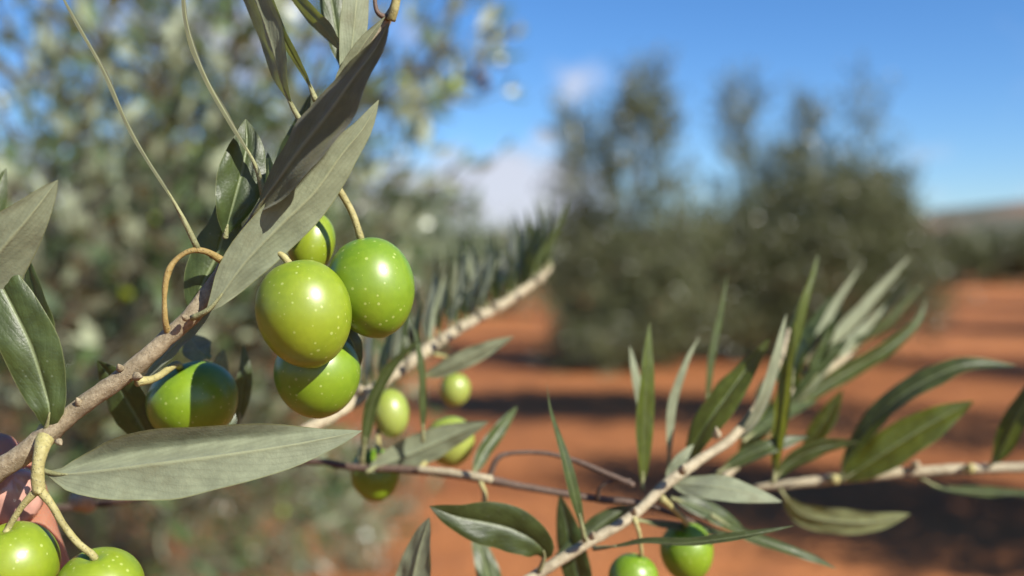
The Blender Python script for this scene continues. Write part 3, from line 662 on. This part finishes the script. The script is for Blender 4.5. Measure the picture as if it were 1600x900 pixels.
leaf('A', [(72, 690, .216), (70, 560, .217), (56, 470, .218), (38, 390, .22)], 58, 'top', -52, .1, pet=.2)
leaf('A', [(330, 560, .24), (322, 555, .24), (312, 548, .241), (303, 536, .243), (292, 522, .245)], 44, 'under', 10, .12)
leaf('A', [(330, 640, .255), (338, 605, .255), (344, 575, .255), (350, 545, .256)], 34, 'under', 15, .12)
leaf('A', [(372, 665, .252), (378, 620, .252), (383, 580, .252), (381, 538, .253)], 27, 'top', 25, .15)
leaf('A', [(520, 500, .225), (545, 525, .226), (556, 548, .227), (561, 578, .229)], 34, 'top', -40, .1)
# fruit spurs
stem('A', [(347, 407, .2125), (322, 393, .2095), (298, 392, .2085), (276, 405, .208), (262, 428, .2075), (257, 465, .208), (259, 505, .2095), (264, 522, .2115)], [6.5, 5, 4.2, 3.8, 5.4, 3.9, 4.6, 6], 'fruit_stalk', 'stalk_orange', 30, .12, 12)
stem('A', [(74, 672, .2125), (70, 688, .2095), (64, 706, .2065), (59, 735, .205), (61, 768, .205)], [15, 14, 11, 9.5, 10.5], 'fruit_stalk', 'stalk', 24, .14, 14)
node(60, 766, .205, 10, mat='stalk', vec=(.2, .4)); 
olive('A', 24, 884, .207, 66, 68, (-.12, -1, -.25), 'olive', [(58, 766, .205), (34, 792, .205), (14, 824, .2055)], 'stalk', 5.5, 'olive half in shadow at the lower left corner')
olive('A', 157, 922, .207, 67, 64, (-.08, -1, -.3), 'olive', [(63, 766, .205), (82, 790, .205), (98, 818, .2045), (122, 848, .204), (146, 868, .204)], 'stalk', 6.2)
olive('A', 476, 490, .2095, 73.5, 86, (-.26, -.95, .12), 'olive', [(395, 372, .2125), (424, 390, .2115), (441, 399, .2105)], 'stalk', 6, 'frontmost yellow green olive of the cluster')
olive('A', 581, 449, .2195, 67, 80, (-.24, -.95, .15), 'olive_green', [(505, 262, .219), (532, 300, .2185), (549, 330, .219), (560, 360, .2195)], 'stalk', 6)
olive('A', 496, 585, .2225, 66.5, 68, (-.1, -.95, .2), 'olive_green', [(470, 470, .225), (480, 500, .2245)], 'stalk', 5)
olive('A', 486, 380, .228, 37, 50, (.1, -1, .2), 'olive', [(450, 300, .221), (480, 320, .2215)], 'stalk', 4.5)
olive('A', 302, 628, .2325, 70, 63, (-.35, -.85, .1), 'olive_green', [(214, 596, .2105), (240, 592, .214), (262, 578, .219), (276, 569, .223)], 'stalk', 6, 'dark shaded olive behind the large pale leaf')
# hook shaped bud at the top
stem('A', [(608, 28, .22), (592, 22, .219), (586, 5, .219), (588, -25, .22)], [6, 4, 3.5, 3], 'twig', 'bark_brown', 12, .1, 8)
stem('A', [(611, 32, .219), (617, 12, .218), (622, -14, .218)], [7, 7, 6], 'bud', 'stalk', 8, .1, 8)

# L: leaves of a branch beyond the left edge
branch_root('L', W(-150, 640, .212), 'leafy twig mostly beyond the left edge, pale leaf tip pointing up right')
stem('L', [(-150, 640, .212), (-130, 560, .214), (-110, 450, .216), (-90, 330, .218), (-70, 180, .22)], [11, 10, 8, 6, 4])
leaf('L', [(-128, 560, .213), (-90, 520, .209), (-45, 452, .205), (2, 390, .203), (45, 340, .202), (91, 281, .202)], 116, 'under', 10, .2, pet=.05, prof=.0)
leaf('L', [(-110, 450, .222), (-60, 400, .224), (-20, 330, .228), (10, 263, .232)], 62, 'top', 20, .15)
leaf('L', [(-100, 390, .216), (-120, 330, .21), (-150, 260, .205), (-190, 180, .20)], 70, 'top', 10, .15)
leaf('L', [(-85, 300, .219), (-60, 240, .222), (-50, 170, .226), (-60, 90, .23)], 60, 'top', -10, .15)

# B: pale branch running up to the right behind the olives
branch_root('B', W(230, 745, .27), 'pale blurred branch rising to the right behind the olives, set with upright narrow leaves')
Bp = [(230, 745, .27), (400, 712, .266), (500, 660, .27), (560, 624, .28), (620, 583, .295), (665, 549, .305), (705, 522, .32), (745, 498, .335), (785, 476, .35), (820, 452, .365), (848, 431, .38), (862, 418, .387)]
stem('B', Bp, [8, 10.5, 10, 9.8, 9.4, 9, 8.4, 8, 7.5, 7, 5.5, 2], mat='bark_pale', n=90, bump=.3)
for i, (x, y, d) in enumerate([(565, 612, .279), (640, 570, .293), (690, 532, .304), (722, 512, .312), (752, 493, .321), (775, 480, .33), (842, 438, .35)]):
    node(x, y, d, 10, 'B', 'bark_pale', 1.0, (random.uniform(-.4, .4), -1))
rb = random.Random(3)
for i in range(54):
    t = i/53; a = 3.0+t*7.9; j = int(min(a, 10)); f = a-j
    p0 = [Bp[j][q]*(1-f)+Bp[min(j+1, 11)][q]*f for q in range(3)]
    L = rb.uniform(90, 165)*(1-.28*t); lean = rb.uniform(-22, 22); dd = rb.uniform(0, .10)
    if i % 4 == 3 and t > .3: lean += 40
    leaf('B', [(p0[0], p0[1], p0[2]+.002), (p0[0]+lean*.2-4, p0[1]-L*.3, p0[2]+dd*.3), (p0[0]+lean*.55, p0[1]-L*.68, p0[2]+dd*.7), (p0[0]+lean, p0[1]-L, p0[2]+dd)],
         rb.uniform(12, 21), rb.choice(['top', 'top', 'under']), rb.choice([-65, -55, -45, -60, 55]), .12, mat='leaf', n=14)
leaf('B', [(818, 455, .364), (822, 425, .364), (830, 390, .362), (846, 344, .36)], 26, 'top', -45, .1)
leaf('B', [(655, 592, .297), (695, 576, .296), (745, 552, .296), (803, 525, .297)], 34, 'under', 32, .1)

# C: thin brown twig running across the middle bottom
branch_root('C', W(470, 722, .285), 'thin brown twig crossing the lower middle with small olives behind the grey leaf')
stem('C', [(20, 800, .315), (165, 786, .31), (320, 755, .30), (470, 722, .288), (550, 730, .282), (610, 732, .28), (655, 735, .278), (700, 740, .276), (763, 749, .274), (800, 757, .273), (850, 766, .272), (933, 780, .27), (987, 785, .268), (1040, 800, .27), (1120, 830, .285)], [5, 6, 6, 5.5, 5.5, 6, 6.5, 6.5, 7.5, 6, 5.5, 5.5, 5, 4, 2.5], mat='bark_brown', n=110, bump=.15)
stem('C', [(652, 733, .2755), (700, 738, .2735), (745, 745, .2715), (768, 749, .2712)], [5.5, 6.5, 6.8, 7], 'sunlit_stretch', 'bark_pale', 20, .15)  # sunlit stretch of the twig, its light painted as a paler sleeve
stem('C', [(764, 746, .272), (777, 717, .271), (800, 708, .271), (850, 708, .27), (900, 720, .268), (943, 738, .266), (990, 758, .263)], [5, 4.5, 3.5, 3.5, 3.8, 4.5, 5], 'twig', 'bark_brown', 40, .12)
stem('C', [(933, 780, .269), (938, 762, .267), (958, 752, .266), (985, 750, .265)], [3.5, 3, 3, 2.5], 'twig', 'bark_brown', 16, .1)
stem('C', [(750, 752, .271), (757, 768, .27), (757, 784, .27)], [4, 4, 4.5], 'fruit_stalk', 'stalk', 8, .1)
stem('C', [(140, 790, .309), (128, 784, .297), (120, 779, .288)], [12, 16, 12], 'pruned_stub', 'bark_pale', 8, .2, 10)
leaf('C', [(572, 738, .279), (592, 728, .280), (640, 710, .281), (700, 684, .281), (763, 659, .28)], 54, 'under', 24, .2, pet=.04, label='grey leaf lying across the small olives')
leaf('C', [(566, 722, .276), (572, 680, .274), (583, 625, .272), (612, 572, .271), (656, 530, .271)], 24, 'top', 40, .15, pet=.12)
leaf('C', [(661, 690, .275), (661, 640, .273), (659, 580, .272), (652, 535, .272), (642, 497, .273)], 20, 'top', 58, .1, pet=.1)
leaf('C', [(735, 748, .28), (760, 700, .285), (790, 660, .29), (808, 635, .295)], 26, 'top', 30, .1)
olive('C', 610, 645, .295, 29, 38, (-.2, -1, .2), 'olive_pale', [(592, 724, .282), (590, 650, .30), (596, 612, .297)], 'stalk', 3.5)
olive('C', 711, 609, .33, 24, 27, (.1, -1, .1), 'olive_pale', [(665, 552, .303), (700, 560, .32)], 'stalk', 3)
olive('C', 703, 690, .30, 39, 39, (-.3, -.9, .2), 'olive_pale', [(655, 735, .28), (680, 700, .29)], 'stalk', 4)
olive('C', 586, 742, .296, 38, 42, (-.3, -1, .2), 'olive_green', [(600, 732, .28), (568, 728, .286), (564, 700, .293), (574, 704, .297)], 'stalk', 4, 'dark shaded small olive under the twig')

# D: branch from the bottom edge rising right
branch_root('D', W(760, 945, .25), 'straight pale twig rising from the bottom edge with spiky leaves and two small olives')
stem('D', [(620, 1030, .25), (760, 945, .251), (840, 897, .252), (910, 853, .253), (987, 807, .255), (1033, 763, .257), (1067, 737, .258), (1100, 714, .26), (1137, 690, .262), (1168, 655, .265), (1195, 610, .268), (1220, 560, .272), (1232, 515, .276)],
     [11, 10, 9, 8.5, 8, 8.5, 9.5, 7.5, 8, 6, 5, 4, 2.5], mat='bark_pale', n=90, bump=.15)
node(1066, 735, .2545, 9, 'D', 'bark_pale', 1, (.3, -1)); node(990, 800, .2525, 7, 'D', 'bark_pale', 1, (.3, -1)); node(1120, 680, .259, 8, 'D', 'bark_pale', 1.5, (-.1, -1)); node(925, 838, .2505, 7, 'D', 'bark_pale', 1, (.3, -1))
leaf('D', [(842, 893, .2515), (851, 866, .25), (838, 848, .249), (815, 833, .2485), (783, 821, .248), (717, 808, .247), (671, 791, .2465)], 74, 'top', -14, .24, pet=.12, prof=.02, label='broad dark green leaf with pale midrib above the bottom edge')
leaf('D', [(635, 990, .25), (640, 940, .249), (648, 890, .248), (659, 845, .2475), (671, 808, .247)], 62, 'under', -30, .1, pet=.05)
leaf('D', [(775, 975, .262), (768, 920, .263), (755, 870, .264), (738, 825, .266)], 46, 'top', 20, .15)
leaf('D', [(912, 965, .256), (905, 905, .257), (890, 840, .258), (874, 772, .26)], 54, 'top', -32, .15)
leaf('D', [(992, 788, .260), (960, 805, .259), (915, 838, .258), (862, 876, .257)], 42, 'top', 26, .15)
leaf('D', [(914, 846, .252), (906, 805, .251), (890, 742, .25), (873, 683, .25), (860, 640, .25), (854, 598, .251)], 22, 'top', 45, .15, twist=70, pet=.12)
leaf('D', [(1004, 765, .262), (1005, 720, .262), (1007, 650, .262), (1011, 570, .262), (1015, 502, .263)], 33, 'top', 40, .2, mat='young', pet=.05)
leaf('D', [(1006, 660, .268), (1000, 620, .268), (992, 580, .268), (984, 540, .269)], 17, 'under', 30, .1)
leaf('D', [(1044, 755, .266), (1046, 700, .266), (1052, 630, .266), (1072, 568, .266), (1093, 526, .267)], 19, 'under', 40, .2, pet=.2)
leaf('D', [(1098, 700, .275), (1104, 640, .275), (1111, 565, .275), (1124, 500, .276), (1137, 426, .277)], 18, 'top', 50, .1, pet=.25)
leaf('D', [(1072, 738, .262), (1088, 690, .262), (1120, 640, .262), (1160, 585, .264), (1203, 528, .266)], 56, 'top', -38, .1, pet=.05, mat='young')
leaf('D', [(1130, 700, .266), (1160, 678, .264), (1184, 648, .263), (1201, 607, .262), (1217, 547, .262), (1229, 490, .263)], 40, 'under', 60, .2, pet=.1)
leaf('D', [(1208, 755, .27), (1216, 690, .27), (1226, 610, .27), (1240, 505, .272)], 34, 'top', -48, .15, mat='young')
leaf('D', [(1222, 620, .277), (1236, 560, .277), (1254, 482, .277), (1267, 440, .278), (1279, 395, .28)], 21, 'top', 52, .1, mat='young', pet=.1)
leaf('D', [(1044, 752, .259), (1075, 757, .257), (1115, 760, .255), (1170, 770, .254), (1222, 784, .254)], 50, 'under', -40, .12, pet=.04)
leaf('D', [(928, 857, .251), (965, 853, .248), (1010, 846, .246), (1070, 848, .244), (1140, 840, .243), (1200, 830, .243), (1241, 821, .244)], 30, 'top', -62, .2, pet=.08, twist=28)
leaf('D', [(990, 812, .258), (1040, 820, .26), (1100, 828, .262), (1160, 840, .265)], 30, 'top', -60, .1)
leaf('D', [(1048, 778, .262), (1085, 790, .263), (1125, 808, .264), (1172, 838, .266)], 38, 'top', -30, .15)
leaf('D', [(1110, 805, .262), (1165, 835, .26), (1220, 855, .259), (1270, 872, .259), (1307, 889, .26)], 28, 'top', -48, .12)
leaf('D', [(1040, 755, .259), (1052, 735, .259), (1066, 715, .259), (1084, 694, .26)], 22, 'under', 20, .1)
leaf('D', [(1120, 740, .27), (1160, 715, .27), (1210, 695, .27), (1264, 682, .272)], 30, 'top', -25, .15)
leaf('D', [(1204, 755, .275), (1235, 722, .275), (1280, 700, .275), (1342, 690, .277)], 38, 'top', 40, .12)
leaf('D', [(1250, 715, .285), (1268, 690, .285), (1290, 655, .285), (1316, 608, .286)], 38, 'top', -35, .1, mat='young')
leaf('D', [(1160, 690, .275), (1200, 660, .28), (1235, 640, .285), (1278, 625, .29)], 30, 'top', -30, .1)
olive('D', 1073, 862, .262, 41, 46, (-.1, -1, .2), 'olive_green', [(1033, 778, .2565), (1055, 798, .258), (1071, 816, .26)], 'stalk', 5)
olive('D', 989, 905, .256, 39, 40, (.25, -1, .1), 'olive_green', [(990, 808, .2545), (998, 830, .254), (1001, 852, .2545), (1002, 866, .255)], 'stalk', 3.6)

# F: stem continuing to the upper right, more out of focus
branch_root('F', W(1150, 730, .29), 'blurred leafy twig end fanning toward the upper right in front of the dark trees')
stem('F', [(1120, 760, .28), (1150, 725, .285), (1195, 660, .295), (1238, 612, .30), (1280, 586, .305), (1308, 568, .31), (1330, 552, .315)], [6, 6.5, 6.5, 7, 7, 6, 2.5], mat='bark_pale', n=50)
leaf('F', [(1232, 655, .30), (1252, 630, .30), (1288, 602, .302), (1335, 574, .305), (1388, 543, .308), (1433, 503, .311), (1448, 465, .314)], 40, 'top', 42, .15)
for (x0, y0, x1, y1, x2, y2, wd_, fc, rl, d) in ((1240, 610, 1290, 500, 1345, 415, 28, 'under', 50, .33), (1262, 596, 1350, 480, 1424, 398, 34, 'under', 48, .34), (1270, 592, 1350, 520, 1430, 420, 30, 'top', -55, .345),
      (1310, 566, 1345, 520, 1385, 476, 26, 'under', 40, .33), (1235, 600, 1262, 520, 1305, 455, 34, 'top', -45, .31), (1230, 580, 1236, 520, 1262, 450, 26, 'top', -40, .32), (1290, 580, 1340, 500, 1372, 440, 34, 'top', -50, .36),
      (1220, 640, 1250, 560, 1300, 500, 30, 'top', -50, .31), (1180, 640, 1215, 580, 1250, 540, 26, 'top', -40, .30), (1330, 550, 1390, 500, 1445, 440, 30, 'top', 50, .37), (1250, 600, 1300, 545, 1360, 520, 24, 'top', -45, .32)):
    leaf('F', [(x0, y0, d-.02), ((x0+x1)/2-6, (y0+y1)/2, d-.01), (x1, y1, d), (x2, y2, d+.01)], wd_, fc, rl, .12, n=18)

re_ = random.Random(9)
for i in range(11):
    t = i/10; x0 = 1150+t*120; y0 = 735-t*130; lean = re_.uniform(15, 90); L = re_.uniform(90, 150)
    leaf('F', [(x0, y0, .285+t*.02), (x0+lean*.3, y0-L*.4, .287+t*.02), (x0+lean*.7, y0-L*.75, .29+t*.02), (x0+lean, y0-L, .295+t*.02)], re_.uniform(22, 32), re_.choice(['top', 'under']), re_.choice([-60, -48, 45, 62, 68]), .14, n=14, mat=re_.choice(['leaf', 'young']))

# E: branch from the right edge
branch_root('E', W(1640, 728, .285), 'pale jointed twig entering level from the right edge with two broad green leaves')
stem('E', [(1900, 700, .27), (1760, 718, .277), (1640, 728, .282), (1573, 731, .284), (1500, 733, .285), (1413, 738, .286), (1373, 742, .286), (1300, 749, .287), (1228, 757, .288), (1180, 762, .29)], [12, 10, 8.5, 8, 8, 8.5, 8, 8.5, 7, 5], mat='bark_pale', n=70, bump=.2)
node(1303, 749, .2835, 11, 'E', 'stalk', .6, (0, -1)); node(1430, 728, .2835, 9, 'E', 'bark_pale', 1, (.5, -.8)); node(1515, 732, .2815, 10, 'E', 'stalk', .6, (0, -1))
leaf('E', [(1312, 748, .284), (1326, 712, .282), (1368, 656, .279), (1417, 612, .277), (1483, 578, .276), (1535, 568, .276), (1589, 571, .278)], 54, 'top', -50, .2, pet=.04)
leaf('E', [(1312, 752, .283), (1335, 738, .281), (1385, 705, .278), (1450, 664, .276), (1521, 626, .275)], 66, 'top', -24, .14, mat='young', pet=.04)
leaf('E', [(1545, 728, .283), (1562, 708, .281), (1590, 650, .278), (1640, 570, .275)], 48, 'top', -30, .15, pet=.06)
leaf('E', [(1435, 745, .286), (1470, 762, .285), (1530, 768, .284), (1600, 770, .283), (1680, 765, .282)], 40, 'top', -64, .15, pet=.08)
leaf('E', [(1218, 764, .285), (1250, 802, .284), (1310, 815, .283), (1370, 815, .283), (1422, 803, .284)], 46, 'under', 30, .1, pet=.06, mat='young')
leaf('E', [(1700, 722, .28), (1740, 680, .278), (1800, 640, .276), (1870, 610, .274)], 52, 'top', -20, .15)

# ------------------------------------------------------------------ the hand holding the branch
def hand():
    hp = W(-120, 1180, .262)
    r = root('person', hp, 'bare hand pinching the twig at the lower left edge, mostly out of view', 'person')
    V = []; Fc = []
    def limb(pts, rad, flat=None, n=22): 
        k = F/1.0
        tube([W(*p) for p in pts], rad, n, 16, 0, V, Fc, flat=flat)
    mm = .001
    limb([(120, 1180, .262), (95, 1040, .244), (62, 940, .236), (32, 850, .231), (6, 765, .2275), (-12, 712, .2255), (-16, 686, .2252)], [13*mm, 11*mm, 9.2*mm, 8.6*mm, 8.8*mm, 7.0*mm, 4.5*mm])          # thumb behind the twig
    limb([(-60, 1250, .25), (-200, 1010, .215), (-220, 850, .203), (-150, 790, .204), (-100, 790, .2085)], [11*mm, 9.5*mm, 8.5*mm, 7.5*mm, 5.5*mm])     # forefinger closing from the front
    limb([(-140, 1290, .255), (-330, 1120, .215), (-340, 960, .198), (-240, 880, .2), (-170, 865, .206)], [11*mm, 9.6*mm, 8.8*mm, 7.8*mm, 6*mm])
    limb([(-210, 1340, .26), (-420, 1240, .22), (-430, 1090, .202), (-330, 1010, .206), (-260, 1000, .212)], [10.5*mm, 9*mm, 8.2*mm, 7.4*mm, 5.5*mm])
    limb([(-260, 1420, .265), (-430, 1370, .232), (-450, 1240, .214), (-370, 1160, .216), (-310, 1140, .222)], [9.5*mm, 7.6*mm, 7*mm, 6.4*mm, 5*mm])
    limb([(110, 1180, .262), (-20, 1330, .272), (-120, 1520, .278), (-160, 1700, .275)], [16*mm, 22*mm, 24*mm, 22*mm])
    limb([(-80, 1270, .258), (-130, 1400, .27), (-170, 1600, .274), (-190, 1750, .27)], [14*mm, 24*mm, 26*mm, 24*mm])
    limb([(-230, 1400, .266), (-230, 1500, .27), (-220, 1650, .27), (-210, 1780, .266)], [12*mm, 20*mm, 22*mm, 22*mm])
    limb([(-180, 1700, .272), (-230, 2000, .262), (-360, 2900, .235), (-620, 4600, .19)], [25*mm, 24*mm, 32*mm, 40*mm])
    me = mesh_from('hand', rel(V, r), Fc, [M['skin']])
    o = link('hand', me, r)
    rm = o.modifiers.new('remesh', 'REMESH'); rm.mode = 'VOXEL'; rm.voxel_size = 0.0011; rm.use_smooth_shade = True
    sm = o.modifiers.new('smooth', 'SMOOTH'); sm.factor = 0.5; sm.iterations = 8
    # thumb nail
    def nail(c0, c1, wd, nrm):
        T = (c1-c0).normalized(); nrm = (nrm-T*nrm.dot(T)).normalized(); B = T.cross(nrm); VV = []; FF = []
        for i in range(13):
            t = i/12; wk = wd*(0.88+.12*math.sin(math.pi*t))*(1 if t < .7 else math.sqrt(max(0.03, 1-((t-.7)/.31)**2)))*(1 if t > .2 else math.sqrt(max(0.2, 1-((.2-t)/.26)**2)))
            for j in range(11):
                s = -1+2*j/10
                VV.append(c0.lerp(c1, t)+B*s*wk*.5+nrm*(.0030*(1-s*s)-.0018-.0012*(2*t-1)**2))
        for i in range(12):
            for j in range(10): a = i*11+j; FF.append((a, a+1, a+12, a+11))
        n = link('nail', mesh_from('nail', rel(VV, r), FF, [M['nail']]), r)
        s = n.modifiers.new('s', 'SOLIDIFY'); s.thickness = 0.0006; s.offset = 0
    a, b = W(38, 815, .2193), W(18, 737, .2176); v = (CP-a).normalized()
    nail(a, b, .0108, v + RT*.32)
    # sleeve end, far below the frame
    sv, sf = [], []
    tube([W(-330, 2700, .24), W(-480, 3700, .213), W(-640, 4700, .188)], [.037, .044, .05], 16, 20, .05, sv, sf, nscale=40)
    link('sleeve', mesh_from('sleeve', rel(sv, r), sf, [M['cloth']]), r)
hand()
